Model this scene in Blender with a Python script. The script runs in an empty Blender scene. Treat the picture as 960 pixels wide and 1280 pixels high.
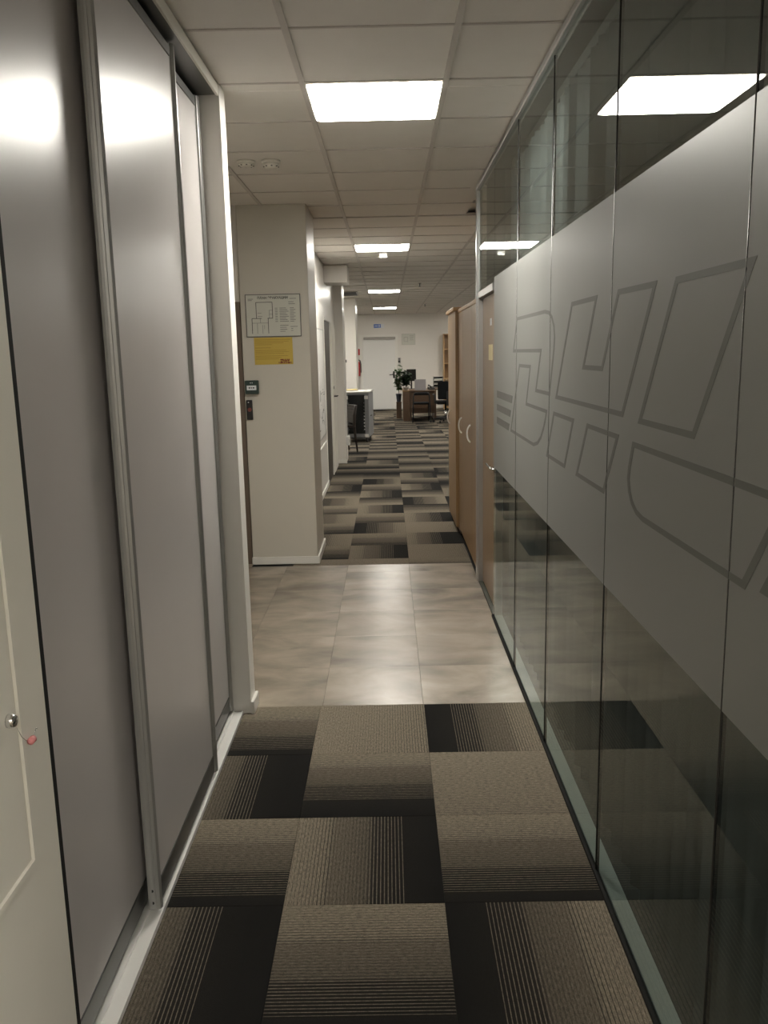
import bpy, bmesh, math, random
from mathutils import Matrix, Vector
random.seed(7)
PI = math.pi
sc = bpy.context.scene
C = sc.collection

# ---------------------------------------------------------------- camera
CAM_H = 1.6733
def make_camera():
    pi, ya, ro = 0.1864, -0.0074, 0.0208
    cy, sy, cp, sp, cr, sr = math.cos(ya), math.sin(ya), math.cos(pi), math.sin(pi), math.cos(ro), math.sin(ro)
    fwd = Vector((sy * cp, cy * cp, -sp)); right = Vector((cy, -sy, 0)); down = fwd.cross(right)
    r2 = right * cr + down * sr; d2 = down * cr - right * sr
    cam = bpy.data.cameras.new('camera'); o = bpy.data.objects.new('camera', cam); C.objects.link(o)
    m = Matrix.Identity(4)
    for i in range(3):
        m[i][0] = r2[i]; m[i][1] = -d2[i]; m[i][2] = -fwd[i]
    m[0][3], m[1][3], m[2][3] = 0, 0, CAM_H
    o.matrix_world = m
    cam.sensor_fit = 'HORIZONTAL'; cam.sensor_width = 36; cam.lens = 1057.2 / 960 * 36
    cam.clip_start = 0.02; cam.clip_end = 100
    sc.camera = o
make_camera()

# ---------------------------------------------------------------- world, exposure
w = bpy.data.worlds.new('world'); sc.world = w; w.use_nodes = True
w.node_tree.nodes['Background'].inputs[0].default_value = (0.9, 0.95, 1, 1)
w.node_tree.nodes['Background'].inputs[1].default_value = 0.02
sc.view_settings.view_transform = 'Standard'; sc.view_settings.look = 'None'
sc.view_settings.gamma = 1; sc.view_settings.use_curve_mapping = False
sc.view_settings.exposure = 0.87
LAMP = 26.0                                  # radiance of the LED ceiling panels

# ---------------------------------------------------------------- helpers
def box(bm, x0, x1, y0, y1, z0, z1):
    vs = [bm.verts.new(p) for p in ((x0,y0,z0),(x1,y0,z0),(x1,y1,z0),(x0,y1,z0),(x0,y0,z1),(x1,y0,z1),(x1,y1,z1),(x0,y1,z1))]
    for f in ((0,3,2,1),(4,5,6,7),(0,1,5,4),(1,2,6,5),(2,3,7,6),(3,0,4,7)):
        bm.faces.new([vs[i] for i in f])
    return bm
def bx(x0, x1, y0, y1, z0, z1, bev=0, seg=1):
    bm = bmesh.new(); box(bm, min(x0,x1), max(x0,x1), min(y0,y1), max(y0,y1), min(z0,z1), max(z0,z1))
    if bev: bmesh.ops.bevel(bm, geom=bm.edges[:], offset=bev, segments=seg, affect='EDGES', profile=0.5)
    return bm
def tube(bm, pts, r, n=8, caps=True):
    pts = [Vector(p) for p in pts]; rs = r if isinstance(r, (list, tuple)) else [r] * len(pts)
    up = None; rings = []
    for i, p in enumerate(pts):
        d = (pts[min(i+1, len(pts)-1)] - pts[max(i-1, 0)]).normalized()
        if up is None:
            up = d.cross(Vector((0,0,1)) if abs(d.z) < .9 else Vector((1,0,0))).normalized()
        u = (up - d * up.dot(d)).normalized(); up = u; v = d.cross(u)
        rings.append([bm.verts.new(p + (u * math.cos(2*PI*k/n) + v * math.sin(2*PI*k/n)) * rs[i]) for k in range(n)])
    for a, b in zip(rings, rings[1:]):
        for k in range(n):
            f = bm.faces.new((a[k], a[(k+1)%n], b[(k+1)%n], b[k])); f.smooth = True
    if caps:
        bm.faces.new(rings[0][::-1]); bm.faces.new(rings[-1])
    return bm
def lathe(bm, prof, n=20, axis='z', org=(0,0,0)):
    rings = []
    for r, h in prof:
        ring = []
        for k in range(n):
            a = 2*PI*k/n; c, s = r*math.cos(a), r*math.sin(a)
            p = {'z': (c, s, h), 'x': (h, c, s), 'y': (s, h, c)}[axis]
            ring.append(bm.verts.new((p[0]+org[0], p[1]+org[1], p[2]+org[2])))
        rings.append(ring)
    for a, b in zip(rings, rings[1:]):
        for k in range(n):
            f = bm.faces.new((a[k], a[(k+1)%n], b[(k+1)%n], b[k])); f.smooth = True
    bm.faces.new(rings[0][::-1]); bm.faces.new(rings[-1])
    return bm
def prism(bm, poly, x0, x1, axis='x'):
    """poly of (a,b) extruded along the axis from x0 to x1"""
    def P(a, b, t): return {'x': (t, a, b), 'y': (a, t, b), 'z': (a, b, t)}[axis]
    A = [bm.verts.new(P(a, b, x0)) for a, b in poly]; B = [bm.verts.new(P(a, b, x1)) for a, b in poly]
    n = len(poly)
    bm.faces.new(A[::-1]); bm.faces.new(B)
    for k in range(n): bm.faces.new((A[k], A[(k+1)%n], B[(k+1)%n], B[k]))
    return bm
def obj(name, bm, mat=None, parent=None, loc=None, rotz=0):
    if isinstance(bm, bmesh.types.BMesh):
        bmesh.ops.recalc_face_normals(bm, faces=bm.faces[:])
        me = bpy.data.meshes.new(name); bm.to_mesh(me); bm.free()
    else: me = bm
    if mat is not None and not me.materials: me.materials.append(M[mat] if isinstance(mat, str) else mat)
    o = bpy.data.objects.new(name, me); C.objects.link(o)
    if parent: o.parent = parent
    if loc: o.location = loc
    if rotz: o.rotation_euler = (0, 0, rotz)
    return o
def tag(o, label, cat, group=None):
    o['label'] = label; o['category'] = cat
    if group: o['group'] = group
    return o
def thing(name, label, cat, loc=(0,0,0), rotz=0, group=None):
    o = bpy.data.objects.new(name, None); C.objects.link(o); o.empty_display_size = .1
    o.location = loc; o.rotation_euler = (0,0,rotz)
    return tag(o, label, cat, group)
def struct(name, bm, mat, label=None, parent=None):
    o = obj(name, bm, mat, parent)
    if not parent: o['kind'] = 'structure'
    if label: o['label'] = label
    return o
def copy_tree(o, parent=None):
    c = o.copy(); C.objects.link(c); c.parent = parent
    for ch in list(o.children): copy_tree(ch, c)
    return c
def text(s, size, mat, parent, M4, name='lettering'):
    cu = bpy.data.curves.new('t', 'FONT'); cu.body = s; cu.size = size; cu.align_x = 'CENTER'; cu.align_y = 'CENTER'; cu.offset = size * .03
    t = bpy.data.objects.new('t', cu); C.objects.link(t)
    me = bpy.data.meshes.new_from_object(t.evaluated_get(bpy.context.evaluated_depsgraph_get()))
    bpy.data.objects.remove(t); me.transform(M4)
    return obj(name, me, mat, parent)

# ---------------------------------------------------------------- materials
M = {}
def nodes(name):
    m = bpy.data.materials.new(name); m.use_nodes = True; M[name] = m
    nt = m.node_tree; b = nt.nodes['Principled BSDF']
    return m, nt, b
def mat(name, col, rough=.5, metal=0, var=.06, scale=8, bump=0, bscale=60, spec=.5, stretch=(1,1,1), emit=0):
    m, nt, b = nodes(name); N, L = nt.nodes, nt.links
    tc = N.new('ShaderNodeTexCoord'); mp = N.new('ShaderNodeMapping'); mp.inputs['Scale'].default_value = stretch
    L.new(tc.outputs['Object'], mp.inputs['Vector'])
    nz = N.new('ShaderNodeTexNoise'); nz.inputs['Scale'].default_value = scale; nz.inputs['Detail'].default_value = 4
    L.new(mp.outputs[0], nz.inputs['Vector'])
    mx = N.new('ShaderNodeMix'); mx.data_type = 'RGBA'
    mx.inputs['A'].default_value = (*[c*(1-var) for c in col], 1); mx.inputs['B'].default_value = (*[min(1,c*(1+var)) for c in col], 1)
    L.new(nz.outputs['Fac'], mx.inputs['Factor']); L.new(mx.outputs['Result'], b.inputs['Base Color'])
    b.inputs['Roughness'].default_value = rough; b.inputs['Metallic'].default_value = metal
    b.inputs['Specular IOR Level'].default_value = spec
    if bump:
        n2 = N.new('ShaderNodeTexNoise'); n2.inputs['Scale'].default_value = bscale; L.new(mp.outputs[0], n2.inputs['Vector'])
        bp = N.new('ShaderNodeBump'); bp.inputs['Strength'].default_value = bump; bp.inputs['Distance'].default_value = .002
        L.new(n2.outputs['Fac'], bp.inputs['Height']); L.new(bp.outputs[0], b.inputs['Normal'])
    if emit:
        b.inputs['Emission Color'].default_value = (*col, 1); b.inputs['Emission Strength'].default_value = emit
    return m
mat('wall_paint', (.76,.73,.68), .30, bump=.05, var=.02)
mat('pillar_paint', (.60,.57,.50), .4, bump=.04, var=.02)
mat('ceiling_panel', (.82,.785,.735), .85, bump=.12, bscale=180, var=.03)
mat('ceiling_bar', (.40,.38,.35), .6)
mat('grid_white', (.64,.60,.56), .6)
mat('white_trim', (.80,.78,.73), .4, var=.02)
mat('white_metal', (.80,.77,.69), .35, var=.02)
mat('white_shine', (.78,.77,.74), .3, var=.01)
mat('plaster_unlit', (.06,.06,.055), .8)  # darkness of unlit rooms put into the colour of their surfaces
mat('aluminium', (.52,.52,.52), .32, 1, stretch=(30,30,.5), var=.08)
mat('dark_aluminium', (.16,.16,.155), .35, .9, stretch=(30,30,.5))
mat('stile_metal', (.40,.40,.385), .36, .45, stretch=(30,30,.5))
mat('satin_grey', (.52,.49,.48), .30, .0, var=.02, spec=.5)
mat('black_plastic', (.012,.012,.013), .4)
mat('black_fabric', (.010,.010,.011), .9, spec=.15)
mat('dark_rubber', (.02,.02,.019), .8, spec=.15)
mat('chrome', (.8,.8,.8), .15, 1)
mat('film', (.195,.20,.19), .40, var=.015, spec=.5)
mat('film_print', (.112,.115,.107), .46, var=.015, spec=.35)
mat('oak', (.29,.178,.083), .35, stretch=(8,8,.6), scale=6, var=.12)
mat('oak_light', (.50,.31,.145), .4, stretch=(8,8,.6), scale=6, var=.12)
mat('desk_wood', (.135,.08,.046), .4, stretch=(1,8,8), scale=6, var=.15)
mat('door_brown', (.25,.165,.09), .35, stretch=(8,8,.6), scale=6, var=.12)
mat('door_dark', (.14,.105,.08), .4, stretch=(8,8,.6), scale=6, var=.2)
mat('threshold', (.035,.04,.022), .5)
mat('paper', (.62,.62,.55), .5, var=.02)
mat('paper_grey', (.42,.40,.42), .6, var=.03)
mat('ink', (.03,.03,.03), .6)
mat('ink_grey', (.12,.12,.12), .6)
mat('yellow', (.58,.42,.075), .5, var=.03)
mat('pale_yellow', (.72,.64,.38), .5)
mat('brand_red', (.20,.03,.015), .5)
mat('yellow_text', (.42,.28,.04), .6)
mat('call_green', (.022,.045,.038), .4)
mat('red', (.5,.02,.02), .35)
mat('dull_red', (.22,.06,.045), .5)
mat('door_darker', (.05,.038,.028), .45)
mat('red_clear', (.75,.28,.28), .2)
mat('blue', (.10,.22,.62), .4)
mat('white_print', (.75,.77,.8), .5)
mat('leaf', (.05,.10,.03), .5, var=.4, scale=20)
mat('leaf_dark', (.015,.035,.012), .5, var=.4, scale=20)
mat('pot_blue', (.10,.12,.17), .45)
mat('pot_white', (.6,.6,.58), .4)
mat('cardboard', (.30,.20,.11), .7)
mat('soil', (.03,.02,.015), .9)
mat('screen_dark', (.01,.012,.012), .2)
mat('chair_wood', (.02,.012,.008), .4, stretch=(1,1,6))
mat('cart_grey', (.30,.31,.32), .4, .3)
mat('joint_bead', (.03,.03,.03), .22, spec=.8)
mat('sill', (.50,.54,.52), .5)
mat('blind', (.12,.123,.123), .6, stretch=(6,6,.3), var=.2)

# thin glass: clear with a Fresnel mirror on the outer faces
def glass_mat(name, tint=(.84,.88,.87), ior=1.6):
    m = bpy.data.materials.new(name); m.use_nodes = True; M[name] = m
    nt = m.node_tree; N, L = nt.nodes, nt.links; N.clear()
    out = N.new('ShaderNodeOutputMaterial'); mx = N.new('ShaderNodeMixShader'); tr = N.new('ShaderNodeBsdfTransparent'); gl = N.new('ShaderNodeBsdfGlossy')
    tr.inputs[0].default_value = (*tint, 1); gl.inputs['Color'].default_value = (.93,.97,.95,1); gl.inputs['Roughness'].default_value = .012
    fr = N.new('ShaderNodeFresnel'); fr.inputs['IOR'].default_value = ior
    ge = N.new('ShaderNodeNewGeometry'); inv = N.new('ShaderNodeMath'); inv.operation = 'SUBTRACT'; inv.inputs[0].default_value = 1
    mu = N.new('ShaderNodeMath'); mu.operation = 'MULTIPLY'
    L.new(ge.outputs['Backfacing'], inv.inputs[1]); L.new(fr.outputs[0], mu.inputs[0]); L.new(inv.outputs[0], mu.inputs[1])
    L.new(mu.outputs[0], mx.inputs[0]); L.new(tr.outputs[0], mx.inputs[1]); L.new(gl.outputs[0], mx.inputs[2]); L.new(mx.outputs[0], out.inputs[0])
glass_mat('glass')

# lit LED panel
def lamp_mat():
    m, nt, b = nodes('led')
    b.inputs['Base Color'].default_value = (.8,.8,.8,1); b.inputs['Emission Color'].default_value = (1,.96,.87,1); b.inputs['Emission Strength'].default_value = LAMP
lamp_mat()

# carpet tile: black lines widen from plain taupe to solid black along the tile's y
def carpet(name, p0, p1):
    m, nt, b = nodes(name); N, L = nt.nodes, nt.links
    tc = N.new('ShaderNodeTexCoord'); sx = N.new('ShaderNodeSeparateXYZ'); L.new(tc.outputs['Object'], sx.inputs[0])
    oi = N.new('ShaderNodeObjectInfo')
    t = N.new('ShaderNodeMapRange'); t.clamp = False
    for k, v in zip(('From Min','From Max','To Min','To Max'), (-.25,.25,p0,p1)): t.inputs[k].default_value = v
    L.new(sx.outputs['Y'], t.inputs['Value'])
    rp = N.new('ShaderNodeValToRGB'); e = rp.color_ramp.elements
    e[0].position = 0; e[0].color = (.97,)*3 + (1,); e[1].position = 1; e[1].color = (0,0,0,1)
    for p, v in ((.22,.86),(.40,.66),(.58,.45),(.60,.28),(.795,.20),(.80,0)):
        q = e.new(p); q.color = (v, v, v, 1)
    L.new(t.outputs[0], rp.inputs[0])
    def math_(op, a, b_=None, c=None):
        n = N.new('ShaderNodeMath'); n.operation = op
        for i, v in enumerate((a, b_, c)):
            if v is None: continue
            if isinstance(v, (int, float)): n.inputs[i].default_value = v
            else: L.new(v, n.inputs[i])
        return n.outputs[0]
    fr = math_('FRACT', math_('MULTIPLY', sx.outputs['Y'], 82.0))
    d = math_('SUBTRACT', rp.outputs[0], fr)
    line = N.new('ShaderNodeMapRange'); line.interpolation_type = 'SMOOTHSTEP'
    for k, v in zip(('From Min','From Max','To Min','To Max'), (-.06,.06,0,1)): line.inputs[k].default_value = v
    L.new(d, line.inputs['Value'])
    def ramp(pts):
        r = N.new('ShaderNodeValToRGB'); r.color_ramp.interpolation = 'LINEAR'; ee = r.color_ramp.elements
        ee[0].position = pts[0][0]; ee[0].color = (pts[0][1],)*3 + (1,); ee[1].position = pts[-1][0]; ee[1].color = (pts[-1][1],)*3 + (1,)
        for p, v in pts[1:-1]:
            q = ee.new(p); q.color = (v, v, v, 1)
        L.new(t.outputs[0], r.inputs[0]); return r.outputs[0]
    lo = ramp([(0,.52),(.15,.30),(.34,.16),(.36,.42),(.56,.30),(.60,.06),(.79,.02),(1,0)])
    hi = ramp([(0,.95),(.30,.86),(.36,.56),(.56,.46),(.60,.62),(.79,.62),(.80,0),(1,0)])
    val = math_('MULTIPLY_ADD', line.outputs[0], math_('SUBTRACT', hi, lo), lo)
    # yarn: long threads along x and a fine speckle
    off = N.new('ShaderNodeVectorMath'); off.operation = 'MULTIPLY_ADD'
    cmb = N.new('ShaderNodeCombineXYZ'); L.new(oi.outputs['Random'], cmb.inputs[0]); L.new(oi.outputs['Random'], cmb.inputs[1])
    L.new(cmb.outputs[0], off.inputs[0]); off.inputs[1].default_value = (17, 9, 0); L.new(tc.outputs['Object'], off.inputs[2])
    mp = N.new('ShaderNodeMapping'); mp.inputs['Scale'].default_value = (60, 210, 1); L.new(off.outputs[0], mp.inputs[0])
    n1 = N.new('ShaderNodeTexNoise'); n1.inputs['Scale'].default_value = 1; n1.inputs['Detail'].default_value = 2; L.new(mp.outputs[0], n1.inputs['Vector'])
    n2 = N.new('ShaderNodeTexNoise'); n2.inputs['Scale'].default_value = 300; n2.inputs['Detail'].default_value = 1; L.new(off.outputs[0], n2.inputs['Vector'])
    yarn = N.new('ShaderNodeMapRange')
    for k, v in zip(('From Min','From Max','To Min','To Max'), (.34,.66,.50,1.45)): yarn.inputs[k].default_value = v
    L.new(math_('ADD', math_('MULTIPLY', n1.outputs['Fac'], .55), math_('MULTIPLY', n2.outputs['Fac'], .45)), yarn.inputs['Value'])
    lc = N.new('ShaderNodeVectorMath'); lc.operation = 'SCALE'; lc.inputs[0].default_value = (.232,.198,.152); L.new(yarn.outputs[0], lc.inputs['Scale'])
    dc = N.new('ShaderNodeVectorMath'); dc.operation = 'SCALE'; dc.inputs[0].default_value = (.0135,.0128,.012); dc.inputs['Scale'].default_value = 1
    mx = N.new('ShaderNodeMix'); mx.data_type = 'RGBA'
    L.new(val, mx.inputs['Factor']); L.new(dc.outputs[0], mx.inputs['A']); L.new(lc.outputs[0], mx.inputs['B'])
    L.new(mx.outputs['Result'], b.inputs['Base Color']); b.inputs['Roughness'].default_value = .95; b.inputs['Specular IOR Level'].default_value = .1
    bp = N.new('ShaderNodeBump'); bp.inputs['Strength'].default_value = .35; bp.inputs['Distance'].default_value = .003
    L.new(math_('ADD', n2.outputs['Fac'], line.outputs[0]), bp.inputs['Height']); L.new(bp.outputs[0], b.inputs['Normal'])
CV = {'l': (0, .28), 'm': (.05, .72), 't': (.06, .88), 'b': (.10, 1.02), 'w': (.12, 1.18)}
for k, (a, b_) in CV.items(): carpet('carpet_' + k, a, b_)

def vinyl():
    m, nt, b = nodes('vinyl'); N, L = nt.nodes, nt.links
    tc = N.new('ShaderNodeTexCoord'); oi = N.new('ShaderNodeObjectInfo')
    off = N.new('ShaderNodeVectorMath'); off.operation = 'MULTIPLY_ADD'
    cmb = N.new('ShaderNodeCombineXYZ'); L.new(oi.outputs['Random'], cmb.inputs[0]); L.new(oi.outputs['Random'], cmb.inputs[1])
    L.new(cmb.outputs[0], off.inputs[0]); off.inputs[1].default_value = (37, 23, 0); L.new(tc.outputs['Object'], off.inputs[2])
    n1 = N.new('ShaderNodeTexNoise'); n1.inputs['Scale'].default_value = 2.8; n1.inputs['Detail'].default_value = 6; n1.inputs['Roughness'].default_value = .55; n1.inputs['Distortion'].default_value = .45
    st = N.new('ShaderNodeMapping'); st.inputs['Scale'].default_value = (.8, 1.25, 1); L.new(off.outputs[0], st.inputs[0]); L.new(st.outputs[0], n1.inputs['Vector'])
    rp = N.new('ShaderNodeValToRGB'); e = rp.color_ramp.elements
    e[0].position = .28; e[0].color = (.165,.138,.107,1); e[1].position = .70; e[1].color = (.43,.365,.292,1)
    L.new(n1.outputs['Fac'], rp.inputs[0])
    hs = N.new('ShaderNodeHueSaturation'); v = N.new('ShaderNodeMapRange'); v.inputs['To Min'].default_value = .88; v.inputs['To Max'].default_value = 1.1
    L.new(oi.outputs['Random'], v.inputs['Value']); L.new(v.outputs[0], hs.inputs['Value']); L.new(rp.outputs[0], hs.inputs['Color'])
    L.new(hs.outputs[0], b.inputs['Base Color'])
    b.inputs['Roughness'].default_value = .27
vinyl()

# ================================================================ THE SETTING
H = 2.782; BACK = 25.4; GX = .645
# ---- floor: slab with carpet and vinyl tiles let into it
floor = struct('floor', bx(-3.2, 4.2, -4.3, BACK + .2, -.12, -.006), 'dark_rubber', 'corridor floor of striped carpet tiles around a band of beige vinyl')
tile_mesh = {}
def tile(name, x0, x1, y0, y1, matname, rot=0, gap=.0006, full=None):
    """one floor tile; its pattern runs along local y and is turned by rot quarter turns about the full tile's centre"""
    fx, fy = full or ((x0+x1)/2, (y0+y1)/2)
    a = rot % 4
    cs = [(x0-fx, y0-fy), (x1-fx, y1-fy)]
    def inv(p):
        x, y = p
        for _ in range(a): x, y = y, -x
        return x, y
    q = [inv(p) for p in cs]
    lx0, lx1 = sorted((q[0][0], q[1][0])); ly0, ly1 = sorted((q[0][1], q[1][1]))
    key = (matname, round(lx0,3), round(lx1,3), round(ly0,3), round(ly1,3))
    if key not in tile_mesh:
        bm = bx(lx0+gap, lx1-gap, ly0+gap, ly1-gap, -.006, 0)
        top = [e for e in bm.edges if all(v.co.z > -.001 for v in e.verts)]
        bmesh.ops.bevel(bm, geom=top, offset=.0012, segments=1, affect='EDGES')
        bmesh.ops.recalc_face_normals(bm, faces=bm.faces[:])
        me = bpy.data.meshes.new(name); bm.to_mesh(me); bm.free(); me.materials.append(M[matname]); tile_mesh[key] = me
    o = bpy.data.objects.new(name, tile_mesh[key]); C.objects.link(o); o.parent = floor
    o.location = (fx, fy, 0); o.rotation_euler = (0, 0, a * PI / 2)
    return o
ROT = {'N': 0, 'W': 1, 'S': 2, 'E': 3}     # side of the tile that ends in black
FX = -.354
near = {  # (column, row): pattern, black side
 (-1,0): 'tS', (0,0): 'lE', (1,0): 'bW', (-1,1): 'wE', (0,1): 'bS', (1,1): 'lS', (-1,2): 'tS', (0,2): 'bE', (1,2): 'tS',
 (-1,3): 'wE', (0,3): 'tS', (1,3): 'bW', (-1,4): 'tS', (0,4): 'bE', (1,4): 'bS'}
NY = 3.8316 + .012
for j in range(0, 16):
    for i in (-1, 0, 1):
        x0, y1 = FX + .5*i, NY - .5*j
        pat = near.get((i, j)) or random.choice('ltbm') + random.choice('NSEW')
        cx0, cx1 = max(x0, -.715), min(x0 + .5, GX - .004)
        tile('carpet_tile', cx0, cx1, y1 - .5, y1, 'carpet_' + pat[0], ROT[pat[1]], full=(x0+.25, y1-.25))
far = {
 (0,-1): 'lS', (1,-1): 'tS', (-1,-1): 'lS', (0,0): 'bE', (0,1): 'mS', (0,2): 'bW', (0,3): 'mS', (0,4): 'bE', (0,5): 'tN', (0,6): 'bE',
 (1,0): 'lE', (1,1): 'wE', (1,2): 'lE', (1,3): 'bE', (1,4): 'tN', (1,5): 'bW', (1,6): 'tN', (1,7): 'bE',
 (-1,0): 'tS', (-1,1): 'mW', (-1,2): 'tS', (-1,3): 'mW', (-1,4): 'mS', (-1,5): 'tW', (-1,6): 'tN', (-1,7): 'bE', (2,3): 'bW', (2,5): 'wW'}
VF = 6.60
for k in range(-1, 38):
    y0 = 6.80 + .5*k
    lo = -1 if k < 13 else (-2 if k < 22 else -1)
    hi = 1 if k < 4 else (2 if k < 14 else 3)
    for i in range(lo, hi + 1):
        x0 = FX + .5*i
        pat = far.get((i, k))
        if not pat:
            pat = random.choice('mttbbw') + (random.choice('NS') if (i+k) % 2 or random.random() < .45 else random.choice('EW'))
        cx0 = max(x0, -.79) if k < 13 else x0
        cy0 = max(y0, VF); cy1 = min(y0 + .5, BACK)
        cx1 = x0 + .5
        tile('carpet_tile', cx0, cx1, cy0, cy1, 'carpet_' + pat[0], ROT[pat[1]], full=(x0+.25, y0+.25))
# carpet outside the corridor's line of sight, laid as plain strips on the slab
obj('carpet_field', bx(1.648, 4.0, 8.8, BACK, -.006, -.001), 'carpet_m', floor)
obj('carpet_field', bx(-3.0, -.86, 13.3, BACK, -.006, -.001), 'carpet_m', floor)
# vinyl band
vys = [NY, 4.352, 4.86, 5.365, 5.87, 6.375, VF]
vxs = [-1.62, -1.325, -.835, -.345, .142, GX]
for a, b_ in zip(vys, vys[1:]):
    for c, d in zip(vxs, vxs[1:]):
        o = tile('vinyl_tile', c, d, a, b_, 'vinyl', 0, gap=.0004)
tile('vinyl_tile', -1.62, -1.123, VF, 6.72, 'vinyl')

# ---- ceiling: slab, grid bars, panels
ceiling = struct('ceiling', bx(-3.2, 4.2, -4.3, BACK + .2, H + .05, H + .13), 'ceiling_panel', 'suspended ceiling of square off-white panels in a metal grid')
CX, CY = -.332, 3.19
regions = [(-.74, .68, -4.2, 3.9), (-1.62, .68, 3.9, 6.69), (-.79, 2.07, 7.36, 13.0), (-.594, .68, 6.69, 7.36), (-1.53, 2.07, 13.0, BACK)]
lights_at = [1, 10, 21, 31, -9]
panel_mesh = {}
for j in range(-13, 38):
    for i in range(-3, 5):
        x0, x1, y0, y1 = CX + .6*i, CX + .6*i + .6, CY + .6*j, CY + .6*j + .6
        if i == 0 and j in lights_at: continue
        for (a, b_, c, d) in regions:
            px0, px1, py0, py1 = max(x0, a), min(x1, b_), max(y0, c), min(y1, d)
            if px1 - px0 < .03 or py1 - py0 < .03: continue
            key = (round(px1-px0, 3), round(py1-py0, 3))
            if key not in panel_mesh:
                hx, hy = key[0]/2 - .003, key[1]/2 - .003
                bm = bx(-hx, hx, -hy, hy, 0, .016, .002)
                me = bpy.data.meshes.new('ceiling_panel'); bm.to_mesh(me); bm.free(); me.materials.append(M['ceiling_panel']); panel_mesh[key] = me
            obj('ceiling_panel', panel_mesh[key], None, ceiling, ((px0+px1)/2, (py0+py1)/2, H + .004))
for i in range(-2, 6):
    x = CX + .6*i
    segs = [(-4.2, BACK)] if -.7 < x < .66 else ([(3.92, 6.68)] if x < -.7 else [(6.2, BACK)])
    if x < -1.6: continue
    for a, b_ in segs: obj('grid_bar', bx(x-.012, x+.012, a, b_, H - .003, H + .02), 'grid_white', ceiling)
    if -1.3 < x < -.79: obj('grid_bar', bx(x-.012, x+.012, 13.05, BACK, H - .003, H + .02), 'grid_white', ceiling)
for j in range(-12, 37):
    y = CY + .6*j
    x0, x1 = (-.70, .66) if y < 3.9 else ((-1.60, .66) if y < 6.68 else ((-.59, 2.07) if y < 7.37 else ((-.78, 2.07) if y < 13 else (-1.53, 2.07))))
    if 6.05 < y < 6.7: x1 = .60
    obj('cross_bar', bx(x0, x1, y-.0055, y+.0055, H - .001, H + .02), 'grid_white', ceiling)
obj('ceiling_field', bx(2.07, 4.05, 6.2, BACK, H + .008, H + .03), 'ceiling_panel', ceiling)
obj('ceiling_field', bx(-3.05, -1.53, 13.6, BACK, H + .008, H + .03), 'ceiling_panel', ceiling)
# ceiling edge angle over the glass
struct('trim_1', bx(.628, .668, .65, 6.10, H - .035, H - .004, .004), 'aluminium', 'aluminium edge trim along the top of the glass partition')

# ---- walls
struct('wall_back', bx(-3.2, 4.2, BACK, BACK + .15, -.006, H + .05), 'wall_paint', 'white end wall behind the desks')
struct('wall_front', bx(-3.2, 4.2, -4.35, -4.2, -.006, H + .05), 'wall_paint', 'wall behind the viewer')
struct('wall_left', bx(-1.10, -.79, 7.39, 13.0, -.006, H + .05), 'wall_paint', 'white left wall beyond the pillar')
struct('wall_alcove', bx(-1.75, -1.62, 3.775, 6.72, -.006, H + .05), 'wall_paint', 'white alcove wall beside the pillar')
struct('wall_alcove_end', bx(-1.75, -1.123, 6.725, 6.85, -.006, H + .05), 'wall_paint', 'white wall closing the alcove left of the pillar')
struct('wall_stub', bx(-1.62, -.678, 3.775, 3.90, -.006, H + .05), 'white_trim', 'white post closing the end of the sliding door run')
struct('wall_cupboard', bx(-1.45, -1.35, -4.2, 3.775, -.006, H + .05), 'plaster_unlit')
struct('wall_near', bx(-.95, -.735, -4.2, .45, -.006, H + .05), 'wall_paint')
struct('wall_pier', bx(-1.10, -.66, 13.0, 13.62, -.006, H + .05), 'wall_paint', 'white wall pier at the end of the left wall')
struct('wall_left_far', bx(-3.2, -3.05, 7.5, BACK, -.006, H + .05), 'wall_paint')
struct('wall_right_far', bx(4.05, 4.2, -4.2, BACK, -.006, H + .05), 'wall_paint')
struct('wall_block', bx(-2.2, -.645, 18.0, 19.2, -.006, H + .05), 'wall_paint', 'square white column behind the equipment cart')
# pillar with baseboard
struct('wall_pillar', bx(-1.122, -.594, 6.68, 7.35, -.006, H + .03, .004), 'pillar_paint', 'square white pillar carrying the plan and the yellow notice')
def board(name, x0, x1, y0, y1, label=None):
    o = struct(name, bx(x0, x1, y0, y1, 0, .062, .003), 'white_trim', label)
    return o
board('baseboard_front', -1.126, -.590, 6.664, 6.679, 'white baseboard along the front of the pillar')
board('baseboard_side', -.593, -.578, 6.664, 7.354, 'white baseboard along the side of the pillar')
board('baseboard_left', -.789, -.778, 7.40, 10.86, 'white baseboard along the left wall')
board('baseboard_pier', -.789, -.648, 12.984, 12.999, 'white baseboard on the pier')
board('baseboard_post', -.677, -.660, 3.765, 3.90, 'white baseboard end on the post by the sliding doors')
board('baseboard_back', .27, 4.0, BACK - .015, BACK - .001)
struct('trim_2', bx(-.789, -.488, 11.15, 11.65, 2.562, H - .004, .003), 'wall_paint', 'white boxed beam jutting from the left wall under the ceiling')

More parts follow.
